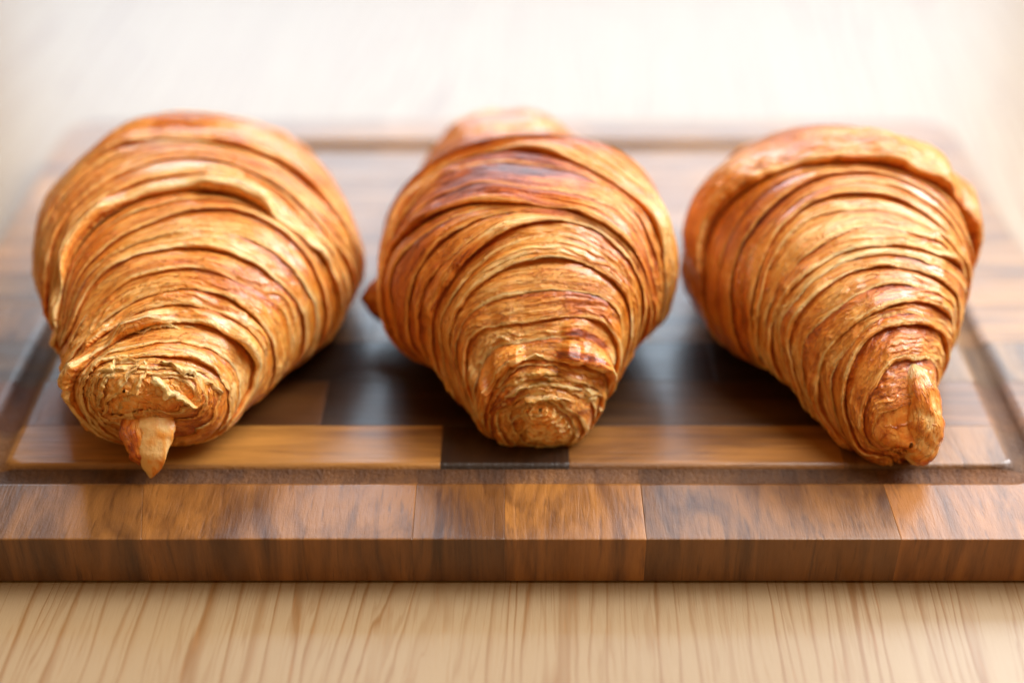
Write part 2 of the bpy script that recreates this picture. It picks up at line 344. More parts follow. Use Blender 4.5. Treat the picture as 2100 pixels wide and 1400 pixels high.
# ---------------------------------------------------------------- croissants
# shape tables: envelope parameters and the line of each wrap edge round the roll
TABLES = {"L":{"p":[-9.948,29.322,-9.389,36.46,-8.792,44.241,1.85,2.458,3.306,4.253,4.567,3.943,2.825,1.8,0.841,2.75,3.0,3.3,4.228,4.942,5.298,5.474,4.462,3.236,2.419,1.674,2.3,0.322,0.343,0.191,0.0,-0.251],"edges":[["I",0.08,[0.0098,0.0103,0.0108,0.0113,0.0118,0.0122,0.0127,0.0132,0.0137,0.0142,0.0147,0.0151,0.0156,0.0161,0.0166,0.0171,0.0176,0.018,0.0185,0.019,0.0195,0.02,0.0205,0.0209,0.0214,0.0219,0.0227,0.0246,0.0286,0.0335,0.0361,0.0353,0.0327,0.0296,0.0263,0.0228,0.0189,0.0152,0.0124,0.0107,0.0097,0.0091,0.009,0.009,0.009,0.009,0.0091,0.0094]],
["G",0.14,[0.0362,0.0346,0.033,0.0313,0.0297,0.0281,0.0264,0.0248,0.0235,0.023,0.0232,0.0236,0.0241,0.0246,0.0251,0.0256,0.0261,0.0269,0.0288,0.0327,0.0373,0.0416,0.0451,0.0476,0.0509,0.0571,0.0651,0.0718,0.0762,0.0789,0.0806,0.0812,0.0807,0.0793,0.0772,0.0737,0.0676,0.06,0.0543,0.0512,0.0494,0.0477,0.0461,0.0444,0.0428,0.0412,0.0395,0.0379]],
["F",0.26,[0.0447,0.0431,0.0415,0.0398,0.0382,0.0366,0.0349,0.0333,0.032,0.0317,0.033,0.0356,0.0381,0.0395,0.0398,0.0397,0.0397,0.0407,0.0438,0.05,0.0598,0.0731,0.089,0.106,0.122,0.135,0.1441,0.1497,0.1526,0.1538,0.154,0.1538,0.1537,0.1535,0.1523,0.145,0.1244,0.0936,0.0693,0.0603,0.0579,0.0562,0.0546,0.0529,0.0513,0.0497,0.048,0.0464]],
["E",0.13,[0.1392,0.1355,0.1318,0.1281,0.1244,0.1207,0.117,0.1133,0.1096,0.1059,0.1022,0.0985,0.0947,0.091,0.0874,0.084,0.0826,0.0863,0.0967,0.1105,0.1243,0.1386,0.1543,0.1705,0.1853,0.1973,0.2058,0.2114,0.2142,0.2148,0.2137,0.2115,0.2087,0.2057,0.2024,0.1977,0.1909,0.1834,0.1773,0.1727,0.1689,0.1652,0.1615,0.1578,0.1541,0.1504,0.1466,0.1429]],
["D",0.13,[0.2107,0.2061,0.2015,0.1969,0.1923,0.1877,0.1831,0.1785,0.1739,0.1693,0.1647,0.1601,0.1555,0.1509,0.1463,0.1421,0.1402,0.1449,0.1591,0.1799,0.2016,0.222,0.2413,0.2589,0.2733,0.284,0.2914,0.2961,0.2984,0.2987,0.2974,0.2956,0.294,0.2927,0.2907,0.2868,0.2796,0.2697,0.2602,0.2531,0.2477,0.243,0.2384,0.2338,0.2292,0.2246,0.22,0.2154]],
["K",0.1,[0.2532,0.2467,0.2401,0.2335,0.2269,0.2204,0.2138,0.2072,0.2006,0.1941,0.1875,0.1809,0.1743,0.1678,0.1617,0.1583,0.1625,0.1779,0.2006,0.2243,0.2466,0.2687,0.293,0.3203,0.3481,0.3714,0.388,0.3981,0.4016,0.3992,0.3938,0.3872,0.3794,0.3702,0.3603,0.3499,0.3386,0.3278,0.3192,0.3123,0.3058,0.2993,0.2927,0.2861,0.2795,0.273,0.2664,0.2598]],
["C",0.28,[0.2882,0.2795,0.2708,0.262,0.2533,0.2446,0.2359,0.2272,0.2185,0.2098,0.2011,0.1924,0.1841,0.1769,0.1728,0.1757,0.1882,0.2108,0.242,0.2768,0.31,0.3401,0.369,0.3963,0.4178,0.4305,0.435,0.4339,0.429,0.4219,0.4142,0.4076,0.4032,0.4005,0.3974,0.3928,0.3865,0.3797,0.373,0.3658,0.3577,0.3491,0.3404,0.3317,0.323,0.3143,0.3056,0.2969]],
["B",0.15,[0.3505,0.3417,0.3329,0.324,0.3152,0.3064,0.2975,0.2887,0.2799,0.2711,0.2622,0.2534,0.245,0.2386,0.2388,0.2504,0.2744,0.3068,0.3413,0.3751,0.4097,0.4462,0.4829,0.5134,0.5307,0.5348,0.5312,0.524,0.5139,0.5016,0.4887,0.4771,0.4686,0.4638,0.4623,0.462,0.4595,0.4525,0.4418,0.4309,0.4213,0.4123,0.4035,0.3947,0.3858,0.377,0.3682,0.3593]],
["A",0.2,[0.4154,0.4059,0.3965,0.387,0.3776,0.3681,0.3587,0.3492,0.3398,0.3303,0.3209,0.3119,0.3052,0.306,0.3211,0.3546,0.403,0.4554,0.5024,0.5399,0.5659,0.581,0.5888,0.5922,0.593,0.5927,0.5926,0.5919,0.5889,0.5817,0.5697,0.5542,0.5392,0.5287,0.5237,0.5227,0.5218,0.5174,0.5096,0.5004,0.491,0.4815,0.4721,0.4626,0.4532,0.4437,0.4343,0.4248]]]},
"M":{"p":[1.029,29.898,0.397,35.937,-0.389,44.846,1.32,1.98,3.042,4.167,4.039,3.494,2.89,2.244,1.594,1.75,2.196,3.267,4.646,5.614,5.666,5.023,4.235,3.741,2.879,1.95,1.2,-0.156,-0.142,0.526,-0.275,0.137],"edges":[["J",0.06,[0.0195,0.0183,0.0162,0.0137,0.0117,0.0106,0.0097,0.0091,0.009,0.009,0.009,0.009,0.009,0.009,0.009,0.009,0.009,0.009,0.009,0.009,0.009,0.009,0.009,0.009,0.009,0.009,0.009,0.009,0.009,0.009,0.009,0.009,0.009,0.009,0.0095,0.0116,0.0159,0.0205,0.0232,0.0245,0.025,0.0247,0.0242,0.0237,0.023,0.0215,0.0199,0.0196]],
["H",0.15,[0.0357,0.0347,0.0337,0.0326,0.0313,0.0298,0.0282,0.0271,0.0267,0.0269,0.0275,0.0282,0.0283,0.0267,0.0229,0.0194,0.0181,0.018,0.018,0.018,0.018,0.018,0.018,0.018,0.018,0.018,0.018,0.018,0.018,0.018,0.018,0.018,0.0182,0.0198,0.024,0.03,0.036,0.0407,0.0433,0.0439,0.0434,0.0425,0.0415,0.0406,0.0396,0.0386,0.0376,0.0366]],
["N",0.13,[0.0575,0.0554,0.0534,0.0513,0.0492,0.0472,0.0451,0.043,0.0409,0.0389,0.0374,0.0369,0.0369,0.0364,0.0363,0.0378,0.0396,0.0411,0.0425,0.0442,0.0463,0.0487,0.0506,0.0515,0.0511,0.0501,0.0495,0.0495,0.0504,0.0523,0.0561,0.0618,0.069,0.0757,0.0803,0.0825,0.0827,0.0809,0.0785,0.0762,0.0741,0.072,0.07,0.0679,0.0658,0.0637,0.0617,0.0596]],
["G",0.28,[0.0672,0.0641,0.0619,0.0598,0.0577,0.0557,0.0536,0.0515,0.0494,0.0474,0.0459,0.0454,0.0454,0.0449,0.0448,0.0464,0.049,0.0532,0.0584,0.0634,0.0676,0.0705,0.072,0.0725,0.0726,0.073,0.0743,0.0764,0.0792,0.0827,0.0868,0.0914,0.0965,0.102,0.1078,0.1142,0.1193,0.1204,0.1175,0.1129,0.1078,0.1026,0.0974,0.0923,0.0871,0.0819,0.0768,0.0717]],
["E",0.14,[0.0861,0.0826,0.0791,0.0756,0.072,0.0685,0.065,0.0615,0.0584,0.0568,0.0596,0.0716,0.0924,0.1146,0.1311,0.1406,0.145,0.1458,0.1441,0.1406,0.1366,0.1335,0.1323,0.1332,0.1359,0.1396,0.1436,0.1476,0.1506,0.1523,0.1524,0.151,0.1484,0.1445,0.1392,0.134,0.1307,0.1291,0.126,0.1214,0.1163,0.1115,0.1073,0.1037,0.1002,0.0966,0.0931,0.0896]],
["D",0.12,[0.1281,0.1242,0.1203,0.1164,0.1125,0.1087,0.1048,0.101,0.0978,0.0983,0.1085,0.1304,0.1549,0.1724,0.1823,0.1893,0.1962,0.2037,0.2115,0.2186,0.2245,0.2296,0.2341,0.2372,0.2378,0.2352,0.2302,0.2244,0.219,0.2139,0.2088,0.2035,0.198,0.192,0.1856,0.1798,0.175,0.1708,0.1669,0.163,0.1591,0.1552,0.1514,0.1475,0.1436,0.1397,0.1358,0.132]],
["C",0.26,[0.2016,0.2007,0.1999,0.1991,0.1982,0.1974,0.1966,0.1959,0.1962,0.199,0.2057,0.2144,0.2221,0.2285,0.2342,0.2394,0.245,0.2521,0.2613,0.2721,0.2834,0.2937,0.3019,0.3069,0.3077,0.3035,0.2948,0.2838,0.2726,0.2626,0.2537,0.246,0.2394,0.233,0.2261,0.2194,0.2143,0.2114,0.21,0.2091,0.2082,0.2074,0.2066,0.2057,0.2049,0.2041,0.2032,0.2024]],
["K",0.13,[0.2625,0.2635,0.2645,0.2655,0.2665,0.2675,0.2686,0.2696,0.2708,0.2725,0.2757,0.2806,0.2865,0.2927,0.299,0.3058,0.3131,0.3199,0.3255,0.3299,0.3334,0.3348,0.3332,0.3288,0.3222,0.3139,0.304,0.2931,0.2821,0.2719,0.2629,0.2558,0.2508,0.2482,0.2475,0.2481,0.2495,0.251,0.2523,0.2533,0.2544,0.2554,0.2564,0.2574,0.2584,0.2594,0.2604,0.2615]],
["B",0.2,[0.3084,0.3115,0.3145,0.3176,0.3207,0.3238,0.3268,0.3299,0.333,0.3368,0.3443,0.3612,0.3873,0.4098,0.4181,0.4159,0.411,0.4068,0.4025,0.3956,0.385,0.3715,0.3574,0.3448,0.3339,0.3236,0.3128,0.3016,0.2906,0.2804,0.2714,0.2643,0.2593,0.2569,0.2578,0.2626,0.2688,0.2739,0.2776,0.2808,0.2839,0.2869,0.29,0.2931,0.2961,0.2992,0.3023,0.3053]],
["A",0.2,[0.3642,0.3687,0.3732,0.3777,0.3822,0.3867,0.3911,0.3956,0.4001,0.4047,0.4101,0.4199,0.4413,0.4756,0.5118,0.5409,0.5633,0.5808,0.5922,0.5975,0.598,0.5919,0.577,0.5546,0.5288,0.5018,0.4728,0.4406,0.4052,0.3707,0.3428,0.3233,0.3109,0.304,0.3021,0.3044,0.3093,0.3145,0.3193,0.3238,0.3283,0.3328,0.3373,0.3418,0.3463,0.3508,0.3553,0.3597]]]},
"R":{"p":[10.428,29.055,9.348,36.231,9.239,43.442,0.952,1.538,2.71,3.717,4.025,3.37,2.554,1.724,0.664,1.3,2.061,3.116,4.283,5.153,5.729,5.358,4.168,3.209,2.608,1.972,0.745,-0.083,-0.122,0.561,-0.044,0.143],"edges":[["H",0.16,[0.0288,0.0243,0.0226,0.0222,0.0224,0.0231,0.0242,0.0259,0.0288,0.0347,0.0451,0.0588,0.0725,0.0838,0.0922,0.0991,0.1055,0.1119,0.1182,0.1242,0.1297,0.1342,0.1378,0.1403,0.1419,0.143,0.1443,0.1461,0.1486,0.1518,0.1554,0.1586,0.1613,0.1636,0.1665,0.168,0.1641,0.1548,0.1433,0.1314,0.1194,0.1075,0.0955,0.0836,0.0716,0.0596,0.0479,0.037]],
["G",0.16,[0.1075,0.1011,0.0946,0.0882,0.0817,0.0758,0.0722,0.0756,0.0889,0.1074,0.1234,0.1338,0.14,0.1442,0.1475,0.1503,0.1527,0.1549,0.157,0.1589,0.1609,0.1633,0.1666,0.1704,0.1743,0.1774,0.1796,0.1813,0.183,0.1851,0.1877,0.1907,0.1939,0.196,0.195,0.1908,0.1849,0.1785,0.1721,0.1656,0.1592,0.1527,0.1462,0.1398,0.1333,0.1269,0.1204,0.114]],
["E",0.15,[0.1838,0.1808,0.1778,0.1749,0.1719,0.1689,0.1659,0.163,0.1606,0.161,0.1683,0.1828,0.1973,0.2066,0.2117,0.2153,0.2186,0.222,0.2256,0.2297,0.2346,0.239,0.2417,0.2423,0.2413,0.2391,0.2362,0.233,0.2303,0.2286,0.228,0.2282,0.2287,0.2283,0.2261,0.2228,0.2196,0.2166,0.2136,0.2106,0.2076,0.2046,0.2017,0.1987,0.1957,0.1927,0.1898,0.1868]],
["D",0.14,[0.2407,0.2375,0.2343,0.2311,0.2278,0.2246,0.2214,0.2185,0.2171,0.2195,0.2257,0.2327,0.2381,0.2425,0.2462,0.2498,0.2539,0.2588,0.2641,0.2694,0.2743,0.2783,0.2808,0.2817,0.2811,0.2797,0.2782,0.2772,0.2774,0.2789,0.2815,0.2853,0.2891,0.2901,0.2873,0.2831,0.2794,0.2761,0.2728,0.2696,0.2664,0.2632,0.26,0.2568,0.2536,0.2503,0.2471,0.2439]],
["C",0.1,[0.2679,0.2663,0.2648,0.2633,0.2617,0.2602,0.2587,0.2573,0.2566,0.2582,0.2636,0.2722,0.282,0.2917,0.3017,0.3133,0.3272,0.3431,0.3601,0.3762,0.3895,0.3987,0.403,0.4025,0.397,0.3868,0.373,0.3577,0.3431,0.33,0.3195,0.3125,0.3086,0.3039,0.2972,0.2917,0.288,0.2851,0.2832,0.2816,0.2801,0.2786,0.2771,0.2755,0.274,0.2725,0.2709,0.2694]],
["B",0.13,[0.316,0.3143,0.3125,0.3107,0.3089,0.3071,0.3049,0.3024,0.3003,0.3011,0.3069,0.3173,0.3307,0.3457,0.361,0.3759,0.3898,0.4023,0.414,0.4251,0.4356,0.4449,0.4511,0.4525,0.4492,0.4424,0.4327,0.4208,0.4077,0.3944,0.3816,0.37,0.359,0.3492,0.3428,0.3395,0.3375,0.3357,0.3339,0.3321,0.3303,0.3285,0.3267,0.325,0.3232,0.3214,0.3196,0.3178]],
["A",0.26,[0.3849,0.3841,0.3833,0.3824,0.3816,0.3807,0.3799,0.3794,0.3805,0.3867,0.401,0.4217,0.4432,0.4618,0.4756,0.4835,0.4872,0.4889,0.4904,0.4915,0.4911,0.4886,0.4841,0.4783,0.4721,0.4662,0.4607,0.4547,0.448,0.4415,0.4346,0.4242,0.4109,0.4013,0.3973,0.3959,0.395,0.3941,0.3933,0.3925,0.3916,0.3908,0.3899,0.3891,0.3883,0.3874,0.3866,0.3858]]]}}
# roots of the torn leaves: points, outward direction, width, lift, curl, bake
FLAKES = {"L":[[[[-10.87,29.63,2.25],[-10.77,29.64,2.56],[-10.73,29.78,2.79],[-10.55,29.91,2.93],[-10.38,30.09,3.03],[-10.13,30.12,3.07],[-9.86,30.07,3.06],[-9.58,30.04,3.05]],[-0.21,-0.47,0.73],0.3,0.22,0.1,0.22],[[[-10.83,29.61,1.79],[-10.7,29.56,2.16],[-10.63,29.55,2.45],[-10.48,29.56,2.71],[-10.34,29.69,2.88],[-10.18,29.8,2.96],[-9.94,29.83,2.99],[-9.69,29.87,3.0]],[-0.21,-0.64,0.52],0.28,0.24,0.1,0.18],[[[-10.64,29.58,1.58],[-10.54,29.51,1.94],[-10.46,29.47,2.27],[-10.29,29.46,2.52],[-10.11,29.5,2.74],[-9.94,29.58,2.89],[-9.72,29.67,2.93],[-9.52,29.79,2.96]],[-0.14,-0.73,0.39],0.25,0.25,0.08,0.2],[[[-10.3,29.51,1.67],[-10.22,29.46,1.95],[-10.13,29.4,2.25],[-9.93,29.32,2.51],[-9.79,29.43,2.62],[-9.63,29.47,2.76],[-9.48,29.59,2.86],[-9.36,29.76,2.93]],[-0.02,-0.84,0.21],0.22,0.2,0.05,0.16],[[[-9.54,29.92,3.01],[-9.33,29.73,2.91],[-9.14,29.61,2.79],[-8.94,29.55,2.62],[-8.76,29.53,2.44],[-8.57,29.54,2.26],[-8.39,29.55,2.03],[-8.22,29.57,1.81]],[0.23,-0.75,0.47],0.28,0.25,0.12,0.02],[[[-9.08,29.94,2.95],[-8.83,29.99,2.9],[-8.58,30.06,2.84],[-8.36,30.06,2.73],[-8.13,30.05,2.58],[-7.93,30.04,2.4],[-7.77,30.0,2.18],[-7.63,30.0,1.92]],[0.48,-0.45,0.7],0.3,0.22,0.1,0.12],[[[-10.08,30.77,3.23],[-9.88,30.89,3.27],[-9.63,31.02,3.32],[-9.4,31.09,3.34],[-9.15,31.15,3.35],[-8.9,31.18,3.33],[-8.64,31.18,3.28],[-8.38,31.18,3.21]],[0.08,-0.39,0.91],0.16,0.12,0.05,0.15]],"M":[[[[-0.28,30.32,1.81],[-0.1,30.35,2.04],[0.06,30.43,2.24],[0.32,30.43,2.33],[0.57,30.45,2.41],[0.82,30.43,2.4],[1.08,30.4,2.35],[1.34,30.39,2.28]],[-0.12,-0.81,0.54],0.26,0.2,0.1,0.15],[[[-0.19,30.22,1.65],[0.07,30.19,1.88],[0.33,30.23,2.07],[0.64,30.22,2.12],[0.95,30.25,2.16],[1.26,30.25,2.11],[1.56,30.27,2.01],[1.87,30.33,1.85]],[-0.0,-0.8,0.51],0.24,0.2,0.08,0.05],[[[0.76,30.35,2.29],[1.02,30.34,2.28],[1.29,30.35,2.24],[1.54,30.36,2.16],[1.79,30.39,2.04],[2.05,30.46,1.88],[2.26,30.54,1.62],[2.48,30.88,1.15]],[0.37,-0.73,0.4],0.26,0.2,0.1,0.18],[[[1.67,30.24,1.88],[1.85,30.3,1.81],[2.01,30.37,1.72],[2.19,30.46,1.59],[2.31,30.57,1.39],[2.46,30.91,1.0],[2.38,30.73,0.96],[2.29,30.59,0.9]],[0.69,-0.63,0.1],0.3,0.18,0.12,0.12],[[[-0.25,30.2,1.42],[0.0,30.13,1.6],[0.27,30.1,1.77],[0.55,30.08,1.84],[0.83,30.07,1.88],[1.11,30.07,1.88],[1.39,30.08,1.78],[1.67,30.15,1.65]],[-0.02,-0.94,0.22],0.18,0.16,0.06,0.1],[[[-0.08,30.12,0.82],[0.1,30.07,1.12],[0.27,30.02,1.26],[0.51,29.96,1.36],[0.74,29.9,1.46],[0.97,29.92,1.39],[1.18,29.96,1.31],[1.41,30.01,1.22]],[-0.07,-0.97,-0.03],0.14,0.16,0.06,0.05],[[[0.15,30.1,0.59],[0.31,30.06,0.81],[0.45,30.02,0.97],[0.64,29.99,1.04],[0.82,29.97,1.08],[1.0,29.96,1.08],[1.18,29.98,0.98],[1.36,30.01,0.88]],[-0.04,-0.99,-0.13],0.12,0.14,0.05,0.08],[[[0.39,30.11,0.32],[0.52,30.08,0.48],[0.65,30.06,0.58],[0.79,30.03,0.69],[0.95,30.03,0.66],[1.1,30.02,0.7],[1.24,30.03,0.61],[1.37,30.06,0.48]],[-0.03,-0.99,-0.14],0.1,0.12,0.05,0.12],[[[0.26,30.64,2.62],[0.42,30.64,2.66],[0.6,30.66,2.71],[0.74,30.68,2.74],[0.92,30.69,2.76],[1.1,30.7,2.76],[1.26,30.7,2.73],[1.41,30.7,2.69]],[0.01,-0.81,0.58],0.16,0.12,0.06,0.02]],"R":[]}
SCN = np.array([0, .04, .12, .24, .38, .52, .66, .8, .92, .97, 1.0])
def pch(x, y, q):
    h = np.diff(x); d = np.diff(y) / h; m = np.zeros(len(x))
    for i in range(1, len(x) - 1):
        if d[i - 1] * d[i] > 0:
            w1 = 2 * h[i] + h[i - 1]; w2 = h[i] + 2 * h[i - 1]; m[i] = (w1 + w2) / (w1 / d[i - 1] + w2 / d[i])
    m[0] = d[0] * 1.5; m[-1] = d[-1] * 1.5
    i = np.clip(np.searchsorted(x, q) - 1, 0, len(x) - 2); t = (q - x[i]) / h[i]
    return (1 + 2 * t) * (1 - t) ** 2 * y[i] + t * (1 - t) ** 2 * h[i] * m[i] + t * t * (3 - 2 * t) * y[i + 1] + t * t * (t - 1) * h[i] * m[i + 1]
def envelope(p, s, f):
    nx, ny, mx, my, fx, fy = p[:6]
    w = np.r_[.02, p[6:15], .02]; top = p[15:26]; zb = np.r_[p[26:30], 0, 0, 0, 0, .3, .6, 1.2]; hk = p[30]
    s = s[:, None]; f = f[None]
    qx = 2 * mx - .5 * (nx + fx); qy = 2 * my - .5 * (ny + fy)
    cx = (1 - s) ** 2 * nx + 2 * s * (1 - s) * qx + s * s * fx; cy = (1 - s) ** 2 * ny + 2 * s * (1 - s) * qy + s * s * fy
    cx = cx + hk * np.maximum(0, 1 - s / .3) ** 2
    tx = -2 * hk / .3 * np.maximum(0, 1 - s / .3) + 2 * (1 - s) * (qx - nx) + 2 * s * (fx - qx); ty = 2 * (1 - s) * (qy - ny) + 2 * s * (fy - qy)
    l = np.hypot(tx, ty); tx, ty = tx / l, ty / l
    W = pch(SCN, w, s); T = pch(SCN, top, s); B = np.minimum(pch(SCN, zb, s), T)
    zc = B + (T - B) * .48; cap = np.minimum(1, W / .9)
    a = np.sin(f); b = np.cos(f)
    px = W * np.sign(a) * np.abs(a) ** .9
    up = np.where(b > 0, (T - zc) * cap * np.abs(b) ** .95, -(zc - B) * cap * np.abs(b) ** .7)
    px = px + p[31] * (zc + up - 3) * np.minimum(1, W / 3)
    return np.stack([cx + px * ty, cy - px * tx, np.maximum(zc + up, -.0)], -1)
NF = 324
PHI = np.linspace(-np.pi, np.pi, NF, endpoint=False)
class Env:
    def __init__(s, p):
        s.p = np.array(p, float)
        e = np.linspace(-1, 1, 640); q = .5 + .5 * np.sin(e * np.pi / 2); s.s = .5 * q + .25 * (e + 1)
        s.s[0] = 0; s.s[-1] = 1
        s.P = envelope(s.p, s.s, PHI)
        d = np.linalg.norm(np.diff(s.P, axis=0), axis=-1); s.A = np.r_[np.zeros((1, NF)), np.cumsum(d, 0)]
        du = np.gradient(s.P, axis=0); df = np.roll(s.P, -1, 1) - np.roll(s.P, 1, 1)
        N = np.cross(df, du); ctr = s.P.mean(1, keepdims=True)
        if (N * (s.P - ctr)).sum() < 0: N = -N
        for it in range(3):
            N = N / np.maximum(np.linalg.norm(N, axis=-1, keepdims=True), 1e-9)
            M = N.copy(); M[1:-1] = (N[:-2] + N[2:] + 2 * N[1:-1]) / 4; N = (np.roll(M, 1, 1) + np.roll(M, -1, 1) + 2 * M) / 4
        s.N = N / np.maximum(np.linalg.norm(N, axis=-1, keepdims=True), 1e-9)
    def arc(s, sv):                                  # s per column -> arc length per column
        return np.array([np.interp(sv[j], s.s, s.A[:, j]) for j in range(NF)])
    def at(s, a, n, cols=None):                      # a, n: (rows, cols) arc length and height
        R, Cn = a.shape; cols = np.arange(NF) if cols is None else cols
        out = np.empty((R, Cn, 3)); k = len(s.s)
        for jj, j in enumerate(cols):
            ix = np.interp(np.clip(a[:, jj], 0, s.A[-1, j]), s.A[:, j], np.arange(k))
            i = np.minimum(ix.astype(int), k - 2); t = (ix - i)[:, None]
            out[:, jj] = s.P[i, j] * (1 - t) + s.P[i + 1, j] * t + n[:, jj][:, None] * (s.N[i, j] * (1 - t) + s.N[i + 1, j] * t)
        return out
LIP = np.array([(.20, -.20), (.12, -.16), (.07, -.10), (.03, -.02), (-.01, .22), (-.035, .45), (-.05, .66), (-.04, .84), (-.01, .95), (.04, 1.0), (.09, 1.0)])
def expand(tab):
    n = len(tab); x = (PHI + np.pi) / (2 * np.pi) * n - .5
    return np.interp(x, np.arange(-2, n + 2), np.r_[tab[-2:], tab, tab[:2]])
def build_layer(env, parent, seed, aS, aE, H, Hn, bake, opt, first=False, both=False, reverse=False, sub=False, sub_next=False):
    """one wrap of dough: lip at aS, tread, tuck under the next lip at aE (arc length in cm per column)"""
    L = aE - aS
    sg = -1.0 if reverse else 1.0
    Lv = np.abs(L)
    Lm = np.percentile(Lv, 92)
    nt = int(np.clip(Lm / .023, 20, 150))
    ph = PHI[None]
    cir = ph * 4.0
    hv = H * opt.get('h', .62) * (np.clip(5.0 * fbm(PHI * 2.4, PHI * 0 + seed, seed, 2) - 2.1, .0, 1.6) if sub else np.clip(3.0 * fbm(PHI * 2.4, PHI * 0 + seed, seed, 2) - .55, .12, 1.7))
    hv = np.minimum(hv, .10 + .36 * smooth(1.9, .9, np.abs(PHI))) * smooth(.02, .22, Lv)                      # a wrap that pinches out lies flat
    rag = (fbm(PHI * 9, PHI * 0 + 3, seed + 5, 4) - .5) * .10 * (.3 + opt.get('rag', .5))
    x = np.linspace(0, 1, nt)[:, None] ** 1.0
    tread_a = .10 + x * (Lv[None] + .22 - .10)
    xv = tread_a / np.maximum(Lv[None], .05)
    crease = 0 if sub_next else opt.get('crease', .06)
    n_t = hv[None] * (1 - np.clip(xv, 0, 1) ** 1.8) + opt.get('bulge', .07) * (.45 if sub_next or sub else 1) * np.sin(np.clip(xv, 0, 1) * np.pi) * np.minimum(1, Lv[None]) \
        - crease * smooth(.6, 1.0, xv) * np.minimum(1, Lv[None] * 1.5) - .13 * np.clip((tread_a - Lv[None]) / .22, 0, 1)
    lam_amt = opt.get('lam', 1.0)
    warp = (fbm(cir * .40, tread_a * .6, seed + 11, 3) - .5) * .75
    patch = smooth(.34, .62, fbm(cir * .35 + 9, tread_a * .8, seed + 21, 2))
    q = tread_a + warp + (fbm(cir * 2.2, tread_a * 1.5, seed + 13, 3) - .5) * .12
    def saw(lam, sd, fr, thr):                          # thin leaves lying over one another: a step facing the lip, then a slow fall
        k = np.floor(q / lam); t = q / lam - k
        am = smooth(thr, thr + .25, vn(cir * fr + hsh(k, k * 0, sd) * 50, k * 3.7, sd + 1))
        return am * np.minimum(t / .10, 1) * (1 - t) ** 1.4
    s0 = saw(.34, seed + 31, .16, .30); s1 = saw(.15, seed + 33, .25, .35); s2 = saw(.07, seed + 37, .45, .42)
    bl = fbm(cir * 2.6, tread_a / .16, seed + 51, 3) - .5
    edgefade = smooth(0, .12, tread_a) * smooth(0, .25, Lv[None] - tread_a + .12)
    ridge = (s0 * .062 + s1 * .046 + s2 * .032) * (.15 + .85 * patch) * lam_amt
    n_t = n_t + edgefade * (ridge - .03 * lam_amt + bl * .045 * (.35 + patch) * opt.get('blister', 1.0))
    b_t = bake + .02 + .22 * smooth(.55, 1.0, xv) - .06 * smooth(.22, 0, xv) + (fbm(cir * .5, tread_a * 1.1, seed + 61, 3) - .5) * .34 + 0 * n_t  # darker toward the tuck: egg wash plus crease shade put into the bake value
    lam_t = ridge / .12
    gl_t = smooth(.75, .25, lam_t) * (.55 + .45 * smooth(.4, .6, fbm(cir * .4, tread_a * .6, seed + 71, 2))) * opt.get('gloss', 1.0)
    def lip_rows(hv=hv):
        la = LIP[:, 0][:, None] * (.45 + 1.6 * hv[None]) + rag[None] * (LIP[:, 1][:, None] > -.05)
        ln = np.where(LIP[:, 1][:, None] >= 0, LIP[:, 1][:, None] * hv[None], LIP[:, 1][:, None] * .9)
        k = np.arange(len(LIP))[:, None]
        lamr = (vn(cir * .6, k * 1.0 + 7, seed + 81) - .5) * .05 * smooth(2, 4, k) * smooth(11, 8, k)
        la = la - lamr * (.5 + hv[None] * 3)
        bk = bake + .24 + (vn(cir * .8, k * .9, seed + 91) - .5) * .55 - .26 * smooth(3, 8, k) + 0 * la  # darker under the lip, paler on its edge: shading put into the bake value
        return la, ln, bk
    if first:
        a = np.vstack([tread_a * 0 + x * (Lv[None] + .2)])
        xv = a / np.maximum(Lv[None], .05)
        n = opt.get('dome', .1) * (1 - smooth(0, 1, xv)) - .2 * np.clip((a - Lv[None]) / .2, 0, 1)
        rad = smooth(0, .3, a)
        crumb = (fbm(np.cos(ph) * a * 7 + 30, np.sin(ph) * a * 7 + 30, seed, 3) - .5)
        rip = np.abs(np.sin((a / .21 + ph / (2 * np.pi) + 2.2 * (fbm(np.cos(ph) * a * 2 + 9, np.sin(ph) * a * 2 + 9, seed + 8, 2) - .5)) * np.pi)) ** 2.5
        crumb = crumb * smooth(0, .12, a)
        n = n + (crumb * opt.get('crumb', .14) + rip * opt.get('spiral', .0) * smooth(0, .12, a)) * smooth(0, .2, Lv[None] - a + .2)
        bk = bake + crumb * .5 + 0 * a; lm = rip * opt.get('spiral', .0) * 8 + .3 + 0 * a; gl = a * 0 + opt.get('gloss', .25)
    else:
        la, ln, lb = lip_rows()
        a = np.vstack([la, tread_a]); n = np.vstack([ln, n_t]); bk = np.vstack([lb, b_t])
        lm = np.vstack([np.full_like(la, .6), lam_t]); gl = np.vstack([np.full_like(la, .15), gl_t])
        # the first tread row meets the top of the lip
        n[len(LIP)] = np.maximum(n[len(LIP)], hv * .97)
        if both:
            tb = len(LIP) + int(nt * .97)
            hr = np.full(NF, opt.get('rear_h', .14)); la, ln, lb = lip_rows(hr)
            k = smooth(.55, 1, (a[:tb] / Lv[None])); n[:tb] = n[:tb] * (1 - k) + k * hr[None] * .95
            a = np.vstack([a[:tb], Lv[None] - la[::-1]]); n = np.vstack([n[:tb], ln[::-1]])
            bk = np.vstack([bk[:tb], lb[::-1]]); lm = np.vstack([lm[:tb], np.full_like(la, .6)]); gl = np.vstack([gl[:tb], np.full_like(la, .15)])
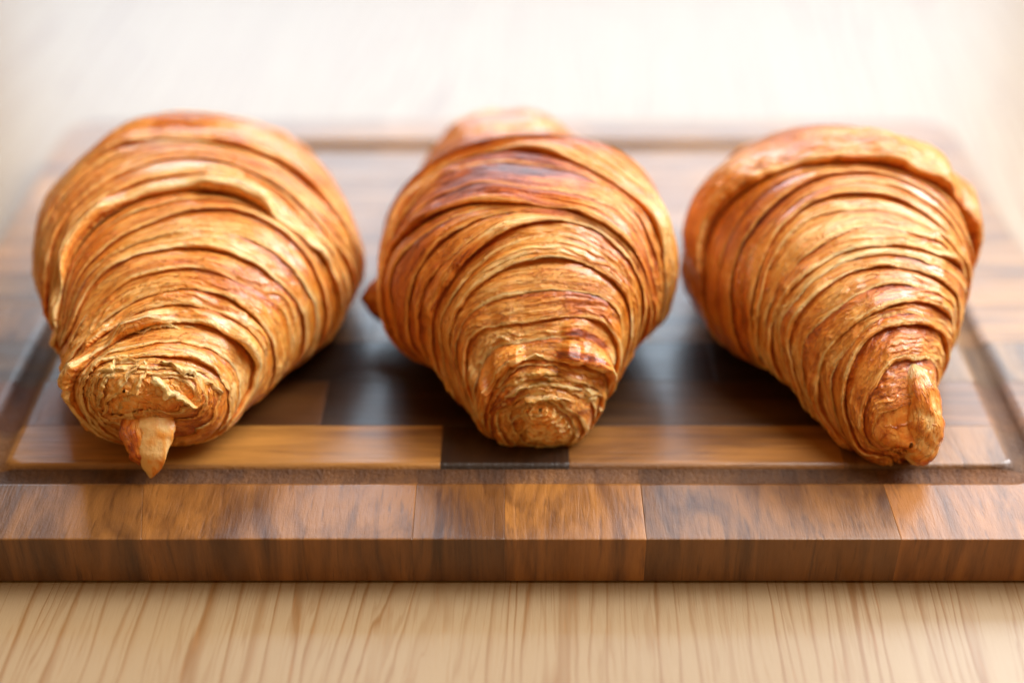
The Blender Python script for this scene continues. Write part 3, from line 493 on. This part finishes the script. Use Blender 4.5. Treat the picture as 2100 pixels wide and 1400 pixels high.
    for (pf, pr, ps0, ps1, amt) in opt.get('blot', ()):
        d = np.abs((ph - pf + np.pi) % (2 * np.pi) - np.pi) / pr
        xx = a / np.maximum(Lv[None], .05)
        bk = bk + amt * smooth(1.1, .5, d + (fbm(cir, a * 2, seed + 3, 2) - .5) * .7) * smooth(ps0 - .1, ps0 + .1, xx) * smooth(ps1 + .1, ps1 - .1, xx)
    P = env.at(aS[None] + sg * a, n)
    P[..., 2] = np.maximum(P[..., 2], .004 + .02 * vn(cir * 2, a * 3, seed))
    R = P.shape[0]
    idx = np.arange(R * NF).reshape(R, NF); nxt = np.roll(idx, -1, 1)
    F = np.stack([idx[:-1], nxt[:-1], nxt[1:], idx[1:]], -1).reshape(-1, 4)
    if reverse: F = F[:, ::-1]
    V = P.reshape(-1, 3) * CM; V[:, 2] += BOARD_T * CM
    attr = np.stack([bk, np.broadcast_to(lm, bk.shape), np.broadcast_to(gl, bk.shape), np.ones_like(bk)], -1).reshape(-1, 4)
    V -= np.array(parent.location)
    if first: gr = np.stack([np.cos(ph) * a * .9, np.sin(ph) * a * .14, 0 * a + seed * .37], -1)
    else: gr = np.stack([np.broadcast_to(cir, a.shape), a + (warp if np.ndim(warp) == 0 else 0) + 0 * n, np.full_like(a, seed * .37)], -1)
    return link_mesh('pastry_layer', V, F[:, ::-1], PASTRY, parent, attr, grain=gr.reshape(-1, 3))
def flake(parent, seed, base, nrm, wid, lift, curl, bake):
    """a thin torn leaf of dough standing off the wrap below it; base: points along its root (cm)"""
    base = np.array(base, float); nc = 56; u = np.linspace(0, 1, nc); x = np.linspace(0, 1, len(base))
    B = np.stack([np.interp(u, x, base[:, k]) for k in range(3)], 1)
    for _ in range(25): B[1:-1] = (B[:-2] + 2 * B[1:-1] + B[2:]) / 4
    T = np.gradient(B, axis=0); T /= np.linalg.norm(T, axis=1, keepdims=True)
    N = np.broadcast_to(np.array(nrm, float), B.shape); S = np.cross(T, N); S /= np.linalg.norm(S, axis=1, keepdims=True)
    if S[:, 2].mean() > 0: S = -S
    nr = 12; v = np.linspace(0, 1, nr)[:, None]
    wv = wid * np.sin(np.pi * np.clip(u * .94 + .03, 0, 1)) ** .5 * (.35 + 1.3 * fbm(u * 9, u * 0, seed, 3))
    n = -.07 + (lift + .05) * np.sin(np.minimum(v * 2.2, 1.57)) * (.4 + 1.2 * vn(u * 5, u * 0 + 5, seed)[None]) - curl * v ** 2 + (fbm(u[None] * 14, v * 2.5, seed + 9, 3) - .5) * .12 * v ** .5
    back = (vn(u * 4, u * 0 + 2, seed + 3)[None] - .5) * .10
    top = B[:, None] * 0
    top = (B[None] + S[None] * (v * wv[None] + back - .05)[..., None] + N[None] * n[..., None])
    bot = top - N[None] * .035 - S[None] * .01
    top[..., 2] = np.maximum(top[..., 2], .02); bot[..., 2] = np.maximum(bot[..., 2], .01)
    idx = np.arange(nr * nc).reshape(nr, nc); o = nr * nc
    q = np.stack([idx[:-1, :-1], idx[:-1, 1:], idx[1:, 1:], idx[1:, :-1]], -1).reshape(-1, 4)
    e = idx[-1]; sd = np.stack([e[:-1], e[1:], e[1:] + o, e[:-1] + o], -1)
    l, r = idx[:, 0], idx[:, -1]
    sl = np.stack([l[:-1], l[1:], l[1:] + o, l[:-1] + o], -1); sr = np.stack([r[1:], r[:-1], r[:-1] + o, r[1:] + o], -1)
    F = np.r_[q, q[:, ::-1] + o, sd, sl, sr]
    V = np.r_[top.reshape(-1, 3), bot.reshape(-1, 3)] * CM; V[:, 2] += BOARD_T * CM; V -= np.array(parent.location)
    bk = bake + .10 + (fbm(u[None] * 10, v * 4, seed + 4, 3) - .5) * .6 - .10 * v
    at = np.stack([bk, bk * 0 + .4, bk * 0 + .25, bk * 0 + 1], -1).reshape(-1, 4); at = np.r_[at, at]
    gr = np.stack([np.broadcast_to(u[None] * 3, bk.shape), np.broadcast_to(v * wid, bk.shape), bk * 0 + seed], -1).reshape(-1, 3)
    return link_mesh('flake', V, F, PASTRY, parent, at, grain=np.r_[gr, gr])
def tongue(parent, name, pts, rad, seed, bake, flat=.6, rough=.05, tilt=0.0, side_shade=0.0, mat=None):
    """a tapered tongue of dough along pts (cm), radii rad (cm)"""
    pts = np.array(pts, float); rad = np.array(rad, float)
    n = 60; m = 40; t = np.linspace(0, len(pts) - 1, n)
    C = np.stack([np.interp(t, np.arange(len(pts)), pts[:, k]) for k in range(3)], 1)
    for _ in range(8): C[1:-1] = (C[:-2] + 2 * C[1:-1] + C[2:]) / 4
    R = np.interp(t, np.arange(len(pts)), rad); R = R * np.sqrt(np.clip(np.minimum(t / .35, (len(pts) - 1 - t) / .35), .0004, 1))
    T = np.gradient(C, axis=0); T /= np.linalg.norm(T, axis=1, keepdims=True)
    up = np.array([math.sin(tilt), -.5, math.cos(tilt)]); S = np.cross(T, up); S /= np.linalg.norm(S, axis=1, keepdims=True); U = np.cross(S, T)
    a = np.linspace(0, 2 * np.pi, m, endpoint=False)
    nz = fbm(np.cos(a)[None] * 2 + 9, t[:, None] * 3 + np.sin(a)[None] * 1.5, seed, 3) - .5
    k = R[:, None] * (1 + nz * (.32 if mat is None else .16)) + nz * rough
    P = C[:, None] + S[:, None] * (k * np.cos(a)[None])[..., None] + U[:, None] * (k * flat * np.sin(a)[None])[..., None]
    P[..., 2] = np.maximum(P[..., 2], .01)
    idx = np.arange(n * m).reshape(n, m); nx = np.roll(idx, -1, 1)
    F = np.stack([idx[:-1], nx[:-1], nx[1:], idx[1:]], -1).reshape(-1, 4)
    V = P.reshape(-1, 3) * CM; V[:, 2] += BOARD_T * CM; V -= np.array(parent.location)
    bk = bake + nz * (.9 if mat is None else .7) + side_shade * np.cos(a)[None] + 0 * k  # one flank paler, the other darker: lit and shaded faces put into the colour
    at = np.stack([bk, bk * 0 + .2, bk * 0 + .7, bk * 0 + 1], -1).reshape(-1, 4)
    gr = np.stack([t[:, None] * 1.5 + 0 * k, np.broadcast_to(a[None] * .25, k.shape), 0 * k + seed], -1).reshape(-1, 3)
    return link_mesh(name, V, F, mat or PASTRY, parent, at, grain=gr)

def croissant(key, label, seed, bakes, opts):
    T = TABLES[key]; env = Env(T['p'])
    root = empty('croissant', (env.P[320, :, 0].mean() * CM, env.P[320, :, 1].mean() * CM, BOARD_T * CM), label, 'croissant', 'croissants in a row on the board')
    arcs = [env.arc(expand(np.array(e[2]))) for e in T['edges']]
    Hs = [e[1] for e in T['edges']]
    for fr, hh in opts.get('tip_rings', ()):         # extra turns on the cap of the tip
        arcs.insert(-len(T['edges']) or 0, arcs[-len(T['edges'])] * (fr + .22 * (fbm(PHI * 1.1, PHI * 0 + fr * 9, seed, 2) - .5))); Hs.insert(-len(T['edges']), hh)
    nt_ = len(arcs) - len(T['edges'])
    names = [0] * nt_ + list(range(1, len(T['edges']) + 1)); A2, H2, N2 = [], [], []
    for i in range(len(arcs)):                       # between two traced edges lies a thinner leaf that surfaces here and there
        A2.append(arcs[i]); H2.append(Hs[i]); N2.append(names[i])
        if nt_ <= i < len(arcs) - 1 and i + 1 not in opts.get('single', ()):
            gap = arcs[i + 1] - arcs[i]
            for q in range(2 if np.percentile(gap, 90) > 1.7 else 1):
                fr = (.5 if np.percentile(gap, 90) <= 1.7 else (.33, .68)[q]) + .26 * (fbm(PHI * 1.6 + 7 * q, PHI * 0 + i, seed + i, 2) - .5)
                A2.append(arcs[i] + gap * fr); H2.append(.075); N2.append(names[i])
    arcs, Hs = A2, H2
    far = [env.arc(np.full(NF, s) + .02 * np.sin(PHI * 2 + s * 9 + seed)) for s in opts.get('rear', (.70, .79, .87, .94))]
    end = env.A[-1]
    build_layer(env, root, seed, np.zeros(NF), arcs[0], 0, 0, bakes[0], opts.get(0, {}), first=True)
    for i in range(len(arcs)):
        nm = N2[i]
        last = i == len(arcs) - 1
        aE = far[0] if last else arcs[i + 1]
        build_layer(env, root, seed + 100 * i + 100, arcs[i], aE, Hs[i], 0, bakes[nm] + .16 * (float(hsh(np.array(i * 7 + 3), np.array(seed), 5)) - .5) * (i > 2), opts.get(nm, {}), both=last, sub=i > 0 and N2[i] == N2[i - 1], sub_next=i + 1 < len(arcs) and N2[i + 1] == N2[i])
    for i in range(4):                               # the rear arm: the same wraps, seen from behind
        outer = far[i + 1] if i < 3 else end - .02
        build_layer(env, root, seed + 2000 + 100 * i, outer, far[i], .12 if i < 3 else .0, 0, .42, {}, reverse=True)
    for i, fl in enumerate(FLAKES[key]): flake(root, seed * 7 + i, *fl)
    return root, env
left, eL = croissant('L', 'left croissant with torn open tip and a pale flap hanging over the groove', 11,
    [.26, .26, .24, .28, .28, .30, .38, .30, .33, .30],
    {0: {'dome': .05, 'crumb': .12}, 1: {'rag': 1.2}, 2: {'rag': 1.2, 'lam': .6}, 3: {'bulge': .10, 'h': 1.6, 'lam': .6}, 6: {'lam': .4, 'blister': .5, 'crease': .25}, 7: {'rag': 1.0, 'h': 1.25}, 9: {'gloss': 1.2}})
mid, eM = croissant('M', 'middle croissant with dark scorched band across its top and blunt spiral tip', 23,
    [.14, .20, .20, .30, .26, .28, .30, .38, .42, .44, .30],
    {'rear': (.60, .74, .85, .94), 10: {'rear_h': .34}, 0: {'crumb': .10, 'spiral': .09}, 2: {'blot': [(-1.5, 1.0, .0, 1.0, .4)]}, 3: {'rag': 1.2, 'blot': [(-1.6, .8, .0, 1.0, .35)]}, 4: {'h': 1.9, 'blot': [(.6, .5, .0, .38, .5)]}, 5: {'lam': .6}, 9: {'rag': 1.0, 'gloss': .5, 'blot': [(-.35, .5, .05, .85, .30)]}, 8: {'lam': .3}, 7: {'lam': .6, 'h': 1.1}})
right, eR = croissant('R', 'right croissant with smooth shiny upper band and folded tongue at its tip', 37,
    [.36, .32, .30, .30, .30, .42, .40, .36],
    {'tip_rings': [(.36, .08), (.68, .12)], 0: {'crumb': .03, 'gloss': .9, 'dome': .10}, 5: {'lam': .25, 'blister': .5, 'gloss': 1.3}, 6: {'lam': .3, 'blister': .5, 'gloss': 1.3}, 7: {'blister': 2.2, 'rag': 1.4, 'lam': .7, 'h': 1.35}})
fl = tongue(left, 'pastry_flap', [(-9.25, 29.9, 1.75), (-9.33, 29.25, 1.38), (-9.43, 28.86, .80), (-9.53, 28.80, .06)], [.30, .56, .44, .12], 5, .04, flat=.30, rough=.05, side_shade=-.20, mat=SMOOTH_DOUGH)
tongue(left, 'pastry_flap', [(-9.85, 29.8, 1.60), (-9.80, 29.20, 1.25), (-9.70, 28.98, .80), (-9.62, 28.95, .30)], [.35, .45, .36, .12], 6, .56, flat=.5, rough=.06)
tongue(right, 'pastry_flap', [(10.48, 30.40, 2.64), (10.70, 29.84, 2.10), (10.82, 29.44, 1.40), (10.78, 29.30, .72), (10.62, 29.44, .14)], [.25, .42, .50, .48, .32], 9, .22, flat=.85, rough=.03, side_shade=-.12)
tongue(mid, 'pastry_flap', [(-3.0, 36.0, 1.35), (-3.9, 35.8, 1.2), (-4.55, 35.75, 1.22)], [.6, .75, .22], 3, .55, flat=.8, rough=.06)
fl['label'] = 'pale pointed flap of dough hanging from the torn tip'
